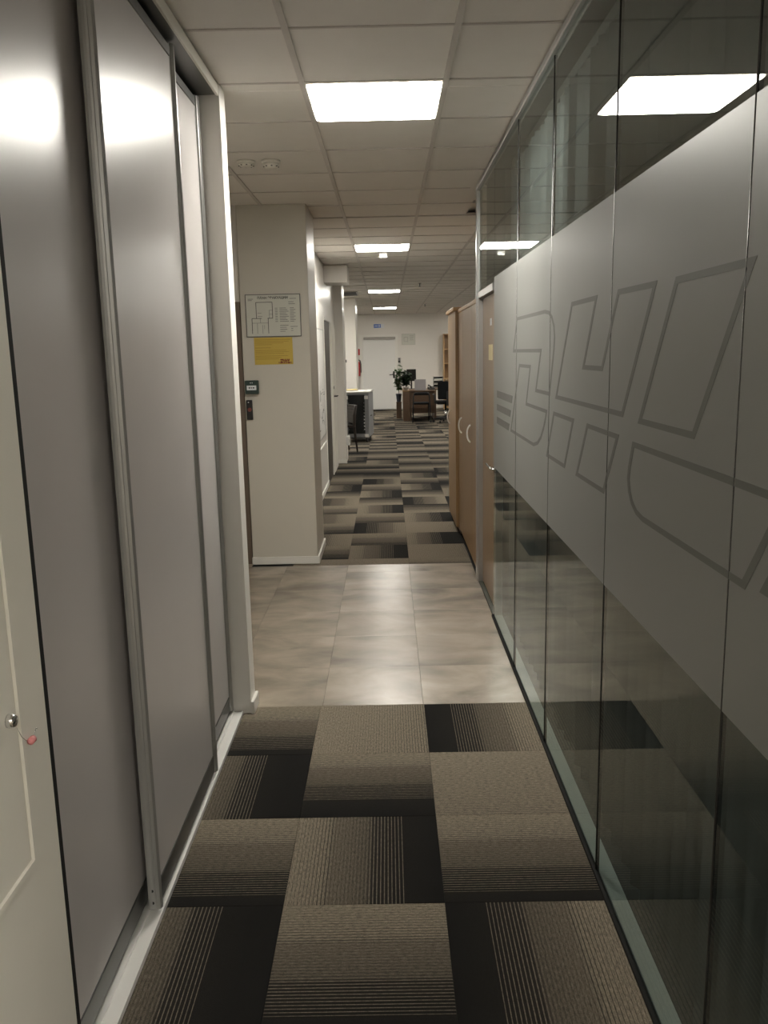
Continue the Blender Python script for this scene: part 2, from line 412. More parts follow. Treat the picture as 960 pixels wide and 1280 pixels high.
# ---- doors of the setting
d = struct('door_1', bx(-1.61, -1.126, 6.700, 6.724, 0, 2.08, .003), 'door_dark', 'dark brown door in the alcove beside the pillar')
obj('door_leaf', bx(-1.60, -1.185, 6.694, 6.6998, .01, 2.02, .002), 'door_dark', d)
d = struct('door_2', bx(.672, .70, 5.24, 6.03, .012, 2.025, .002), 'door_brown', 'brown wooden door at the end of the glass partition')
bm = bmesh.new(); tube(bm, [(.672,5.33,.93),(.654,5.33,.93),(.649,5.335,.93),(.648,5.35,.93),(.648,5.60,.93)], .0085, 8)
obj('door_handle', bm, 'chrome', d)
bm = bmesh.new(); lathe(bm, [(.024,.672),(.024,.664),(.018,.662)], 16, 'x', (0,5.33,.93)); obj('rosette', bm, 'chrome', d)
obj('door_notice', bx(.6700, .6716, 5.48, 5.68, 1.61, 1.71), 'pale_yellow', d)['label'] = 'small pale yellow notice'
obj('door_sign', bx(.6700, .6716, 5.53, 5.61, 1.83, 1.875), 'white_print', d)
bm = bmesh.new(); box(bm, .640, .705, 6.035, 6.085, 0, 2.07); box(bm, .640, .705, 5.236, 6.0349, 2.028, 2.07); box(bm, .66, .705, 5.205, 5.2355, 0, 2.07)
obj('door_frame', bm, 'aluminium', d)
obj('threshold', bx(.647, .672, 5.237, 6.034, 0, .004), 'threshold', d)
d = struct('door_3', bx(-.7899, -.786, 10.88, 11.78, 0, 2.09), 'door_darker', 'dark brown door in the left wall under the boxed beam')
obj('door_leaf', bx(-.7859, -.783, 10.95, 11.71, .01, 2.03), 'door_darker', d)
bm = bmesh.new(); box(bm, -.7899, -.785, 10.84, 10.879, 0, 2.13); box(bm, -.7899, -.770, 11.781, 11.82, 0, 2.13); box(bm, -.7899, -.770, 10.8791, 11.7809, 2.092, 2.13)
obj('door_frame', bm, 'white_trim', d)
d = struct('door_4', bx(-.789, -.772, 11.92, 12.76, 0, 2.09, .003), 'white_metal', 'white door in the left wall before the pier')
obj('door_leaf', bx(-.772, -.764, 11.98, 12.70, .01, 2.04, .002), 'white_metal', d)
bm = bmesh.new(); tube(bm, [(-.764,12.08,1.08),(-.720,12.08,1.08),(-.715,12.19,1.08)], .01); lathe(bm, [(.022,-.764),(.022,-.757)], 12, 'x', (0,12.08,1.20))
obj('door_handle', bm, 'black_plastic', d)
d = struct('door_5', bx(-.72, .24, BACK - .045, BACK - .001, .012, 2.05, .003), 'white_shine', 'white fire door in the end wall')
obj('door_closer', bx(-.68, .25, BACK - .12, BACK - .046, 2.05, 2.12, .006), 'ceiling_bar', d)['label'] = 'long grey door closer bar'
bm = bmesh.new(); box(bm, -.80, -.721, BACK - .05, BACK - .001, 0, 2.19); box(bm, .241, .32, BACK - .05, BACK - .001, 0, 2.19); box(bm, -.7209, .2409, BACK - .05, BACK - .001, 2.125, 2.19)
obj('door_frame', bm, 'white_trim', d)
bm = bmesh.new(); box(bm, .165, .215, BACK - .053, BACK - .045, .92, 1.12); tube(bm, [(.19,BACK-.05,1.03),(.19,BACK-.11,1.03),(.06,BACK-.115,1.02)], .013)
obj('door_handle', bm, 'black_plastic', d)

# ---- glass partition on the right
part = struct('wall_right', bx(.656, .705, .65, 5.20, 0, .006), 'sill', 'frameless glass partition with a wide grey frosted band and outlined logo')
obj('floor_seal', bx(.636, .6445, .65, 5.20, 0, .012), 'dark_rubber', part)
obj('head_channel', bx(.640, .660, .65, 6.08, H - .036, H - .002), 'aluminium', part)
seams = [.645, 1.565, 2.485, 3.405, 4.285, 5.19]
FB, FT = .968, 2.098
for a, b_ in zip(seams, seams[1:]):
    p = obj('glass_pane', bx(GX, GX + .010, a + .002, b_ - .002, .004, H - .037), 'glass', part)
    obj('frosted_film', bx(GX - .0016, GX - .0002, a + .0035, b_ - .0035, FB, FT), 'film', p)['label'] = 'grey frosted privacy film'
obj('glass_pane', bx(GX, GX + .010, 5.194, 6.078, 2.074, H - .037), 'glass', part)
for s in seams[1:-1]:
    bm = bmesh.new(); tube(bm, [(GX + .0004, s, .004), (GX + .0004, s, H - .037)], .0031, 10); box(bm, GX + .003, GX + .010, s - .0013, s + .0013, .004, H - .037); obj('pane_joint', bm, 'joint_bead', part)
obj('end_post', bx(.632, .672, 6.086, 6.135, 0, H - .002, .003), 'aluminium', part)
def inset(poly, wv, sy=.68):
    """inner outline: the logo is stretched along the wall, so offset in the unstretched frame"""
    P = [(a*sy, b) for a, b in poly]; n = len(P)
    area = sum(P[i][0]*P[(i+1)%n][1] - P[(i+1)%n][0]*P[i][1] for i in range(n)); s = 1 if area > 0 else -1
    out = []
    for i in range(n):
        p0, p1, p2 = P[i-1], P[i], P[(i+1)%n]
        def nrm(a, b):
            dx, dy = b[0]-a[0], b[1]-a[1]; l = math.hypot(dx, dy); return (-dy/l*s, dx/l*s)
        n1, n2 = nrm(p0, p1), nrm(p1, p2)
        k = 1 + n1[0]*n2[0] + n1[1]*n2[1]
        out.append(((p1[0] + wv*(n1[0]+n2[0])/k)/sy, p1[1] + wv*(n1[1]+n2[1])/k))
    return out
def ribbon(poly, x0, x1, wv=.0155):
    bm = bmesh.new(); inn = inset(poly, wv); n = len(poly)
    vs = [[bm.verts.new((x, a, b)) for a, b in pl] for x in (x0, x1) for pl in (poly, inn)]
    for k in range(n):
        q = (k+1) % n
        for A, B in ((vs[0], vs[1]), (vs[2], vs[3]), (vs[0], vs[2]), (vs[1], vs[3])):
            bm.faces.new((A[k], A[q], B[q], B[k]))
    return bm
LOGO = {
 'Du': [(4.28,1.83),(3.52,1.83),(3.43,1.822),(3.365,1.80),(3.32,1.765),(3.303,1.72),(3.312,1.67),(3.39,1.49),(3.73,1.49),(3.62,1.66),(4.40,1.66)],
 'Dl': [(4.19,1.605),(3.85,1.605),(3.95,1.432),(3.44,1.432),(3.465,1.39),(3.51,1.345),(3.57,1.30),(3.65,1.268),(3.75,1.25),(4.47,1.25)],
 'Hu': [(3.02,1.832),(2.65,1.832),(2.80,1.62),(2.58,1.62),(2.42,1.832),(2.07,1.828),(2.33,1.485),(3.28,1.485)],
 'Hl': [(3.31,1.435),(2.94,1.435),(3.08,1.242),(3.45,1.242)], 'Hr': [(2.75,1.435),(2.36,1.435),(2.51,1.242),(2.90,1.242)],
 'Lu': [(1.94,1.825),(1.52,1.825),(1.78,1.48),(2.19,1.48)],
 'Ll': [(2.23,1.43),(1.34,1.43),(1.49,1.235),(2.12,1.235),(2.18,1.243),(2.225,1.262),(2.255,1.29),(2.27,1.325),(2.262,1.36)]}
for k in LOGO: obj('letter_outline', ribbon(LOGO[k], GX - .0022, GX - .0017), 'film_print', part)
for z0, z1, e, s2 in ((1.400,1.440,4.40,1.30), (1.325,1.362,4.455,1.36), (1.248,1.287,4.51,1.43)):
    bm = bmesh.new(); prism(bm, [(5.03,z0),(e+.03,z0),(e,z1),(5.03,z1)], GX - .0024, GX - .0017); obj('logo_bar', bm, 'film_print', part)
    bm = bmesh.new(); prism(bm, [(s2,z0),(.70,z0),(.70,z1),(s2-.03,z1)], GX - .0024, GX - .0017); obj('logo_bar', bm, 'film_print', part)
# dark meeting room behind the glass
struct('wall_room_end', bx(.71, 4.05, 6.09, 6.15, -.006, H + .05), 'plaster_unlit', 'end wall of the unlit room behind the glass')
struct('wall_room_near', bx(.635, 4.05, .52, .64, -.006, H + .05), 'wall_paint', 'wall closing the near end of the unlit room')
obj('carpet_field', bx(.648, 4.05, -4.2, .52, -.006, -.001), 'carpet_m', floor)
obj('ceiling_field', bx(.68, 4.05, -4.2, .52, H + .008, H + .03), 'ceiling_panel', ceiling)
struct('wall_room_return', bx(.706, .80, 5.20, 6.09, -.006, H + .05), 'plaster_unlit')
struct('trim_3', bx(.706, 4.05, .76, 6.09, -.006, -.001), 'plaster_unlit', 'dark floor of the unlit room')
struct('trim_4', bx(.69, 4.05, .76, 6.09, H + .0, H + .03), 'plaster_unlit', 'dark ceiling of the unlit room')
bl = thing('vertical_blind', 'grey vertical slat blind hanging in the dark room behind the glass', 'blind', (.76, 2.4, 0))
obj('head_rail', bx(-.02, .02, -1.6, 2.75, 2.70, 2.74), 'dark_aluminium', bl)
sl = None
for k in range(38):
    y = -1.5 + k*.113
    if sl is None:
        sl = obj('slat', bx(-.0015, .0015, -.044, .044, .012, 2.70), 'blind', bl); o = sl
    else:
        o = sl.copy(); C.objects.link(o)
    o.location = (0, y, 0); o.rotation_euler = (0, 0, math.radians(38 + 10*math.sin(k*1.7)))

# ================================================================ LEFT: sliding doors and cabinet
def sliding_door(y0, y1, xf, label, bright):
    """panel in an aluminium frame; xf is the front face"""
    t = thing('sliding_door', label, 'sliding door', (xf, (y0+y1)/2, .03), 0, 'satin grey sliding doors')
    h = (y1-y0)/2
    obj('panel', bx(-.020, -.010, -h+.02, h-.02, .074, 2.66), 'satin_grey', t)
    for s in (-1, 1):
        y = s*(h-.02)
        # grip profile: flat web, ribbed rounded nose
        poly = [(-.034,-.020),(-.034,.020),(-.010,.020),(-.009,.014),(-.004,.012),(-.001,.008),(-.002,.004),(.002,.001),(.004,-.005),(.002,-.009),(.001,-.012),(-.001,-.016),(-.006,-.0175),(-.010,-.0185),(-.012,-.0175),(-.018,-.0195),(-.026,-.0205)]
        bm = bmesh.new()
        if s > 0: poly = [(a, -b) for a, b in poly]
        prism(bm, [(a, y + b) for a, b in poly], .0, 2.70, 'z'); st = obj('stile', bm, 'stile_metal', t)
        bm = bmesh.new()
        for z in (.022, .062): lathe(bm, [(.005,-.0405*0),(.005,.0008)], 10, 'y', (-.022, y - s*0 + s*.0201, z)) if s < 0 else None
        if len(bm.verts): obj('screw', bm, 'black_plastic', st)
        else: bm.free()
    obj('rail', bx(-.026, -.006, -h+.0405, h-.0405, .004, .075, .002), 'dark_aluminium', t)['label'] = 'dark bottom rail'
    obj('rail', bx(-.026, -.006, -h+.0405, h-.0405, 2.655, 2.69, .002), 'dark_aluminium', t)
    return t
sliding_door(1.665, 2.42, -.762, 'satin grey sliding door nearest the white metal cabinet', 0)
sliding_door(2.290, 3.175, -.718, 'middle satin grey sliding door, standing proud of the other two', 0)
sliding_door(3.060, 3.765, -.762, 'narrow-looking satin grey sliding door beside the white post', 0)
t = thing('door_track', 'white floor track under the sliding doors', 'track', (-.76, 2.71, 0))
bm = bmesh.new(); box(bm, -.07, .045, -1.06, 1.055, 0, .012); box(bm, -.003, .003, -1.06, 1.055, .012, .020); box(bm, .039, .045, -1.06, 1.055, .012, .018)
obj('floor_rail', bm, 'white_shine', t)
t = thing('track_head', 'pale header board above the sliding doors', 'header', (-.76, 2.71, 2.73))
obj('fascia', bx(.068, .080, -1.065, 1.063, .006, .049, .002), 'white_metal', t)
obj('top_rail', bx(-.07, .0678, -1.065, 1.063, .010, .049), 'dark_aluminium', t)
# white metal cabinet at the left edge
t = thing('electrical_cabinet', 'white metal cabinet with a lock at the left edge, before the sliding doors', 'cabinet', (-.715, 1.04, 0))
obj('body', bx(-.22, -.004, -.585, .592, 0, H - .006), 'white_metal', t)
dr = obj('door', bx(-.004, .0, -.58, .590, .02, H - .03, .0015), 'white_metal', t)
def frame_strip(y0, y1, z0, z1, wd=.010, x0=0, x1=.006):
    bm = bmesh.new()
    box(bm, x0, x1, y0, y1, z0, z0+wd); box(bm, x0, x1, y0, y1, z1-wd, z1); box(bm, x0, x1, y0, y0+wd, z0+wd, z1-wd); box(bm, x0, x1, y1-wd, y1, z0+wd, z1-wd)
    return bm
obj('hatch_frame', frame_strip(-.36, .470, .70, 1.46, .012, .0002, .007), 'white_metal', dr)
obj('hatch', bx(.0002, .003, -.340, .450, .72, 1.44, .001), 'white_metal', dr)
bm = bmesh.new(); lathe(bm, [(.013,.003),(.0135,.012),(.010,.018),(.004,.019)], 18, 'x', (0,.418,1.020)); 
o = obj('lock', bm, 'chrome', dr); o['label'] = 'round chrome lock'
obj('edge_gasket', bx(-.06, -.003, .5922, .614, .0, H-.006), 'dark_rubber', t)
t = thing('lead_seal', 'small red plastic seal hung on a wire against the white cabinet', 'seal', (-.7068, 1.535, .945))
bm = bmesh.new(); lathe(bm, [(.002,-.009),(.007,-.007),(.0075,.006),(.003,.009)], 12, 'y'); obj('seal_body', bm, 'red_clear', t)
bm = bmesh.new(); tube(bm, [(.0,.008,.002),(.002,.018,.016),(.001,.026,.012)], .0009, 5); tube(bm, [(0,-.008,.002),(.002,-.030,.014),(.002,-.045,.028),(-.002,-.052,.05)], .0007, 5); obj('wire', bm, 'chrome', t)

# ================================================================ PILLAR: notices and devices
PY = 6.679
def on_pillar(x, z, d=0): return Matrix.Translation((x, -.002 - d, z)) @ Matrix.Rotation(PI/2, 4, 'X')
t = thing('evacuation_plan', 'framed black and white evacuation plan on the white pillar', 'plan', (-.87, PY - .001, 1.97))
obj('backing', bx(-.207, .207, -.006, 0, -.155, .155), 'paper', t)
obj('frame', (lambda bm: (box(bm,-.212,.212,-.010,0,-.160,-.1552), box(bm,-.212,.212,-.010,0,.1552,.160), box(bm,-.212,-.2072,-.010,0,-.1552,.1552), box(bm,.2072,.212,-.010,0,-.1552,.1552), bm)[-1])(bmesh.new()), 'ink_grey', t)
text('ПЛАН ЭВАКУАЦИИ', .025, 'ink', t, Matrix.Translation((.0,-.0068,.132)) @ Matrix.Rotation(PI/2,4,'X'), 'title')
def lines(segs, wd, y0=-.0075, y1=-.0062):
    bm = bmesh.new()
    for (xa, za, xb, zb) in segs:
        if abs(xb-xa) >= abs(zb-za): box(bm, min(xa,xb), max(xa,xb), y0, y1, za-wd/2, za+wd/2)
        else: box(bm, xa-wd/2, xa+wd/2, y0, y1, min(za,zb), max(za,zb))
    return bm
obj('floor_plan', lines([(-.13,.10,-.005,.10),(-.13,.10,-.13,-.02),(-.005,.10,-.005,-.02),(-.165,-.02,-.09,-.02),(-.045,-.02,-.005,-.02),(-.165,-.02,-.165,-.135),(-.04,-.02,-.04,-.135)], .004), 'ink', t)
obj('inner_plan', lines([(-.165,-.055,-.04,-.055),(-.125,-.055,-.125,-.135),(-.085,-.07,-.085,-.135),(-.12,.02,-.09,.02),(-.03,.04,-.005,.04),(-.03,.01,-.005,.01),(-.03,.04,-.03,-.02),(-.10,-.02,-.10,-.055),(-.07,-.07,-.07,-.10),(-.12,-.005,-.085,-.005)], .0022), 'ink_grey', t)['kind'] = 'stuff'
segs = []
for r in range(9):
    z = .055 - r*.0125
    segs += [(.015,z,.035,z),(.05,z,.05+.05+.01*(r%3),z),(.13,z,.13+.03+.012*(r%2),z)]
segs += [(.05,-.075,.115,-.075),(.05,-.09,.10,-.09),(.05,-.105,.105,-.105),(.05,-.12,.09,-.12),(.13,-.085,.185,-.085),(.135,-.10,.15,-.10),(.135,-.115,.15,-.115),(-.19,.125,-.15,.125),(-.19,.115,-.16,.115),(.13,.125,.18,.125),(.12,.10,.16,.10),(.12,.085,.17,.085)]
obj('legend', lines(segs, .0035), 'ink_grey', t)['kind'] = 'stuff'
t = thing('yellow_notice', 'yellow printed notice taped under the evacuation plan', 'notice', (-.88, PY - .001, 1.703))
obj('sheet', bx(-.149, .149, -.002, 0, -.104, .102), 'yellow', t)
segs = []
for z, n in ((.085,.27),(.072,.26),(.060,.22),(.048,.13),(.024,.12),(.004,.24),(-.008,.26),(-.020,.22),(-.038,.25),(-.050,.20),(-.062,.18)):
    segs.append((-.14, z, -.14+n, z))
obj('print', lines(segs, .004, -.0032, -.0021), 'yellow_text', t)['kind'] = 'stuff'
def logo_small(par, x, z, s, matn, yoff):
    bm = bmesh.new()
    for k in LOGO:
        prism(bm, [((3.2-a)*s, (b-1.54)*s*2.2) for a, b in LOGO[k]], yoff, yoff-.0008, 'y')
    for z0, z1 in ((1.25,1.29),(1.325,1.36),(1.40,1.44)):
        for a0, a1 in ((4.95,4.5),(1.35,.9)):
            prism(bm, [((3.2-a0)*s,(z0-1.54)*s*2.2),((3.2-a1)*s,(z0-1.54)*s*2.2),((3.2-a1)*s,(z1-1.54)*s*2.2),((3.2-a0)*s,(z1-1.54)*s*2.2)], yoff, yoff-.0008, 'y')
    bmesh.ops.translate(bm, verts=bm.verts[:], vec=(x, 0, z)); obj('logo', bm, matn, par)
logo_small(t, .08, -.080, .026, 'brand_red', -.0022)
t = thing('call_point', 'dark green emergency call point box on the white pillar', 'call point', (-1.058, PY - .001, 1.428))
obj('housing', bx(-.052, .052, -.045, 0, -.052, .052, .006, 2), 'call_green', t)
obj('press_plate', bx(-.037, .037, -.048, -.0451, -.022, .014, .001), 'white_print', t)
obj('symbol', lines([(-.022,-.004,-.010,-.004),(-.004,-.004,.004,-.004),(.010,-.004,.022,-.004)], .010, -.0492, -.0481), 'ink', t)
obj('indicator', lines([(-.010,.034,-.004,.034),(.004,.034,.010,.034)], .007, -.0464, -.0451), 'white_print', t)
t = thing('card_reader', 'slim black card reader below the green call point', 'card reader', (-1.087, PY - .001, 1.252))
obj('housing', bx(-.024, .024, -.022, 0, -.077, .077, .005, 2), 'black_plastic', t)
obj('led', bx(-.009, -.001, -.0235, -.0221, .055, .063), 'white_print', t)
bm = bmesh.new(); lathe(bm, [(.016,-.0221),(.015,-.0235)], 16, 'y', (.002, 0, .002)); obj('sensor_mark', bm, 'dull_red', t)

# ================================================================ CEILING FITTINGS
def diffuser():
    bm = bx(-.2835, .2835, -.2835, .2835, -.004, .006)
    bmesh.ops.bevel(bm, geom=[e for e in bm.edges if abs(e.verts[0].co.z - e.verts[1].co.z) > .005], offset=.03, segments=4, affect='EDGES', profile=.5)  # corners rounded to put the glow around the lit panel into its shape
    return bm
light_names = ['bright square ceiling light nearest the viewer, above the sliding doors', 'second ceiling light along the corridor, with a sensor beside it', 'third ceiling light along the corridor', 'farthest ceiling light, before the end wall', 'ceiling light over the corridor behind the viewer']
for n, j in enumerate(lights_at):
    t = thing('ceiling_light', light_names[n], 'ceiling light', (CX + .3, CY + .6*j + .3, H), 0, 'square LED ceiling panels')
    obj('frame', frame_strip(-.292, .292, -.292, .292, .008), 'white_trim', t)
    fr = t.children[0]
    fr.data.transform(Matrix.Rotation(PI/2, 4, 'Y')); fr.data.transform(Matrix.Translation((0,0,.004)))
    obj('diffuser', diffuser(), 'led', t)
for x, y, lab in ((2.37, 12.5, 'ceiling light over the open office, behind the oak cabinets'), (2.37, 17.5, 'ceiling light over the open office, right of the desks'), (2.37, 22.6, 'ceiling light over the open office, above the oak bookcase'), (-2.3, 16.2, 'ceiling light over the bay left of the equipment cart'), (-2.3, 22.2, 'ceiling light over the bay behind the white column'), (1.6, -1.1, 'ceiling light over the side lobby behind the viewer, nearer the corridor'), (2.9, -1.1, 'ceiling light over the side lobby behind the viewer, deeper in')):
    t2 = copy_tree(t); t2.location = (x, y, H); t2['label'] = lab
def detector(x, y, label, deep):
    t = thing('smoke_detector', label, 'smoke detector', (x, y, H + .003), 0, 'smoke detectors near the pillar')
    bm = bmesh.new(); lathe(bm, [(.055,0),(.055,-.010),(.050,-.016)], 24); obj('base', bm, 'white_metal', t)
    bm = bmesh.new(); lathe(bm, [(.047,-.0162),(.043,-.022-deep*.5),(.034,-.026-deep),(.012,-.028-deep)], 24); hd = obj('head', bm, 'white_metal', t)
    bm = bmesh.new()
    for k in range(8):
        a = 2*PI*k/8 + .2; c, s = math.cos(a), math.sin(a)
        r = .0415; z = -.024-deep*.6
        box(bm, c*r-.004, c*r+.004, s*r-.004, s*r+.004, z-.002, z+.002)
    obj('vent_slot', bm, 'black_plastic', hd)['kind'] = 'stuff'
detector(-.80, 5.22, 'flat round smoke detector nearer the white post', .004)
detector(-.655, 5.22, 'deeper round smoke detector right of the flat one', .018)
t = thing('motion_sensor', 'small white sensor box hanging just beyond the second ceiling light', 'sensor', (-.022, 9.98, H + .002))
obj('housing', bx(-.045, .045, -.03, .03, -.055, 0, .006), 'white_shine', t)
bm = bmesh.new(); lathe(bm, [(.02,-.0552),(.016,-.059),(.006,-.060)], 16); obj('lens', bm, 'ceiling_bar', t)
for x, y, lab in ((.558, 14.4, 'small pendent sprinkler head on the corridor ceiling ahead of the desks'), (.92, 20.6, 'small pendent sprinkler head nearest the end wall')):
    t = thing('sprinkler', lab, 'sprinkler', (x, y, H + .003), 0, 'sprinkler heads')
    bm = bmesh.new(); lathe(bm, [(.035,0),(.033,-.006),(.012,-.010),(.010,-.045)], 16); obj('body', bm, 'chrome', t)
    bm = bmesh.new(); lathe(bm, [(.003,-.0452),(.022,-.055),(.022,-.058),(.004,-.06)], 16); obj('deflector', bm, 'dark_aluminium', t)
t = thing('ceiling_vent', 'grey slotted ceiling vent beyond the boxed beam', 'vent', (-.80, 16.4, H - .001))
obj('frame', bx(-.28, .28, -.5, .5, -.012, 0, .003), 'ceiling_bar', t)
for k in range(6): obj('slat', bx(-.25, .25, -.42 + k*.16, -.36 + k*.16, -.020, -.0122), 'ink_grey', t)

# ================================================================ RIGHT: oak cabinets
def bow(y, zc, x, hgt=.128):
    bm = bmesh.new(); pts = []
    for k in range(11):
        a = PI * k / 10
        pts.append((x - .028*math.sin(a), y, zc - hgt/2*math.cos(a)))
    return tube(bm, pts, [.0065 if 0 < k < 10 else .009 for k in range(11)], 8)
def tall_cabinet(y0, y1, xf, hgt, doors, label, cap):
    t = thing('tall_cabinet', label, 'cabinet', (xf + .24, (y0+y1)/2, 0), 0, 'tall oak cabinets')
    h = (y1-y0)/2; m0 = (y0+y1)/2
    obj('body', bx(-.218, .24, -h, h, .06, hgt - .03), 'oak', t)
    obj('plinth', bx(-.20, .22, -h+.01, h-.01, 0, .0598), 'door_dark', t)
    obj('top', bx(-.24 - cap, .245, -h - .004, h + .004, hgt - .0298, hgt, .003), 'oak_light', t)
    for a, b_, hy in doors:
        dd = obj('door', bx(-.24, -.2185, a - m0 + .0015, b_ - m0 - .0015, .065, hgt - .033, .002), 'oak', t)
        if hy: obj('handle', bow(hy - m0, 1.035, -.239), 'white_shine', dd)['label'] = 'pale bow handle'
    return t
tall_cabinet(6.16, 7.69, .640, 2.035, [(6.165,6.50,None),(6.50,7.28,6.62),(7.28,7.686,7.40)], 'tall oak cabinet next to the glass partition post', .004)
tall_cabinet(7.70, 8.62, .612, 2.055, [(7.705,8.61,8.40)], 'tall oak cabinet standing slightly proud, farther from the glass', .02)

# ================================================================ LEFT WALL: whiteboard, switch box
t = thing('whiteboard', 'glossy whiteboard with marker scribbles on the left wall', 'whiteboard', (-.789, 9.75, 0))
obj('surface', bx(0, .006, -.85, .85, .70, 1.95), 'white_shine', t)
obj('frame', frame_strip(-.86, .86, .688, 1.962, .0115, .0, .0085), 'aluminium', t)
obj('pen_tray', bx(.0, .014, -.84, .84, .565, .60, .004), 'white_trim', t)
random.seed(3)
bm = bmesh.new()
for k in range(26):
    y = random.uniform(-.45, .7); z = random.uniform(.78, 1.25); l = random.uniform(.03, .16)
    if k % 3: box(bm, .0062, .0072, y, y + l, z, z + .010)
    else: box(bm, .0062, .0072, y, y + .02, z, z + l)
obj('marker_drawing', bm, 'ink_grey', t)['kind'] = 'stuff'
t = thing('socket_box', 'white plastic box low on the pier beside the brown chair', 'socket box', (-.659, 13.25, .33))
obj('housing', bx(0, .05, -.09, .09, -.07, .07, .008, 2), 'white_shine', t)
bm = bmesh.new(); lathe(bm, [(.03,.0502),(.03,.054)], 16, 'x', (0,-.035,0)); lathe(bm, [(.03,.0502),(.03,.054)], 16, 'x', (0,.045,0)); obj('outlet', bm, 'white_trim', t)
t = thing('thermostat', 'tiny dark thermostat on the white column', 'thermostat', (-.88, 17.999, 1.51))
obj('housing', bx(-.03, .03, -.025, 0, -.03, .03, .004), 'black_plastic', t); obj('dial', bx(-.012, .012, -.030, -.0252, -.012, .012), 'ink_grey', t)

# ================================================================ EQUIPMENT CART AND CHAIR
t = thing('equipment_cart', 'grey wheeled equipment cart with a black glass front beside the column', 'cart', (-.555, 16.40, 0), math.radians(-5))
obj('body', bx(-.245, .225, -.38, .42, .10, .93, .01), 'cart_grey', t)
obj('top', bx(-.255, .235, -.39, .43, .931, .965, .012, 2), 'white_shine', t)
dr = obj('front_panel', bx(-.17, .15, -.392, -.3805, .17, .90, .002), 'screen_dark', t)
for x in (-.16, .14):
    for k in range(9):
        obj('latch', bx(x-.012, x+.012, -.398, -.3922, .24 + k*.062, .262 + k*.062), 'chrome', dr)
for x in (-.20, .18):
    for z in (.85, .13):
        obj('corner_bracket', bx(x-.035, x+.035, -.40, -.3805, z-.03, z+.03, .006), 'white_shine', t)
obj('side_handle', bx(.2255, .238, -.10, .08, .48, .50), 'black_plastic', t)
for x in (-.19, .17):
    for y in (-.30, .34):
        bm = bmesh.new(); lathe(bm, [(.03,-.015),(.048,-.012),(.048,.012),(.03,.015)], 16, 'x', (x, y, .048)); box(bm, x-.02, x+.02, y-.02, y+.02, .07, .10); obj('castor', bm, 'black_plastic', t)
t = thing('yellow_folder', 'flat yellow folder lying on the equipment cart', 'folder', (-.72, 16.45, .966), .2)
obj('cover', bx(-.13, .13, -.17, .17, .016, .020, .001), 'yellow', t); obj('pages', bx(-.125, .125, -.165, .165, .0, .0158), 'paper', t); 
t = thing('wooden_chair', 'dark brown wooden chair seen side-on past the pier', 'chair', (-.84, 14.55, 0), .45)
obj('seat', bx(-.22, .20, -.21, .21, .43, .465, .01), 'chair_wood', t)
for x, y in ((-.19,-.18), (-.19,.18)):
    bm = bmesh.new(); tube(bm, [(x,y,0),(x+.01,y,.43)], [.014,.02], 8); obj('leg', bm, 'chair_wood', t)
for y in (-.18, .18):
    bm = bmesh.new(); tube(bm, [(.245,y,0),(.215,y,.25),(.195,y,.45),(.20,y,.62),(.235,y,.80)], [.014,.022,.026,.03,.022], 8); obj('leg', bm, 'chair_wood', t)
bm = bmesh.new()
for k in range(6):
    z0 = .50 + k*.05; xx = .20 + .035*(k/5)**2 + .004
    box(bm, xx-.022, xx+.030, -.17, .17, z0, z0+.0501)
obj('backrest', bm, 'chair_wood', t)

# ================================================================ END WALL FITTINGS
def wall_item(name, label, cat, x, z): return thing(name, label, cat, (x, BACK - .001, z))
t = wall_item('exit_sign', 'blue and white sign plate above the white fire door', 'sign', -.225, 2.44)
obj('plate', bx(-.155, .155, -.012, 0, -.058, .058, .002), 'white_print', t)
obj('blue_field', bx(-.150, .055, -.0135, -.0121, -.052, .052), 'blue', t)
obj('symbol', lines([(-.12,.0,-.03,.0),(-.01,.018,.03,.018),(-.01,-.018,.03,-.018)], .022, -.0148, -.0136), 'white_print', t)
t = wall_item('wall_plan', 'pale framed evacuation plan on the end wall beside the fire door', 'plan', .636, 2.04)
obj('sheet', bx(-.195, .195, -.006, 0, -.155, .155), 'paper', t)
obj('frame', (lambda bm: (box(bm,-.20,.20,-.010,0,-.160,-.1552), box(bm,-.20,.20,-.010,0,.1552,.160), box(bm,-.20,-.1952,-.010,0,-.1552,.1552), box(bm,.1952,.20,-.010,0,-.1552,.1552), bm)[-1])(bmesh.new()), 'ceiling_bar', t)
obj('drawing', lines([(-.13,.06,-.02,.06),(-.13,.06,-.13,-.06),(-.02,.06,-.02,-.08),(-.13,-.06,-.02,-.06),(.03,.10,.15,.10),(.04,.06,.15,.06),(.04,.02,.13,.02),(.04,-.02,.15,-.02)], .010), 'ceiling_bar', t)
t = wall_item('access_keypad', 'small grey keypad on the end wall right of the fire door', 'keypad', .352, 1.435)
obj('housing', bx(-.046, .046, -.03, 0, -.08, .08, .006), 'ceiling_bar', t); obj('keys', bx(-.03, .03, -.034, -.0302, -.06, .0, .002), 'black_plastic', t); obj('display', bx(-.03, .03, -.034, -.0302, .02, .055, .002), 'ink_grey', t)
t = wall_item('extinguisher_sign', 'red and white square sign on the end wall left of the fire door', 'sign', -.86, 1.70)
obj('plate', bx(-.09, .09, -.006, 0, -.09, .09), 'red', t); obj('pictogram', bx(-.07, -.02, -.0072, -.0061, -.07, .07), 'white_print', t)
t = thing('fire_extinguisher', 'red fire extinguisher hung on the end wall left of the fire door', 'fire extinguisher', (-.87, BACK - .10, 1.0))
bm = bmesh.new(); lathe(bm, [(.055,0),(.07,.01),(.07,.36),(.055,.41),(.025,.43),(.02,.45)], 20); obj('cylinder', bm, 'red', t)
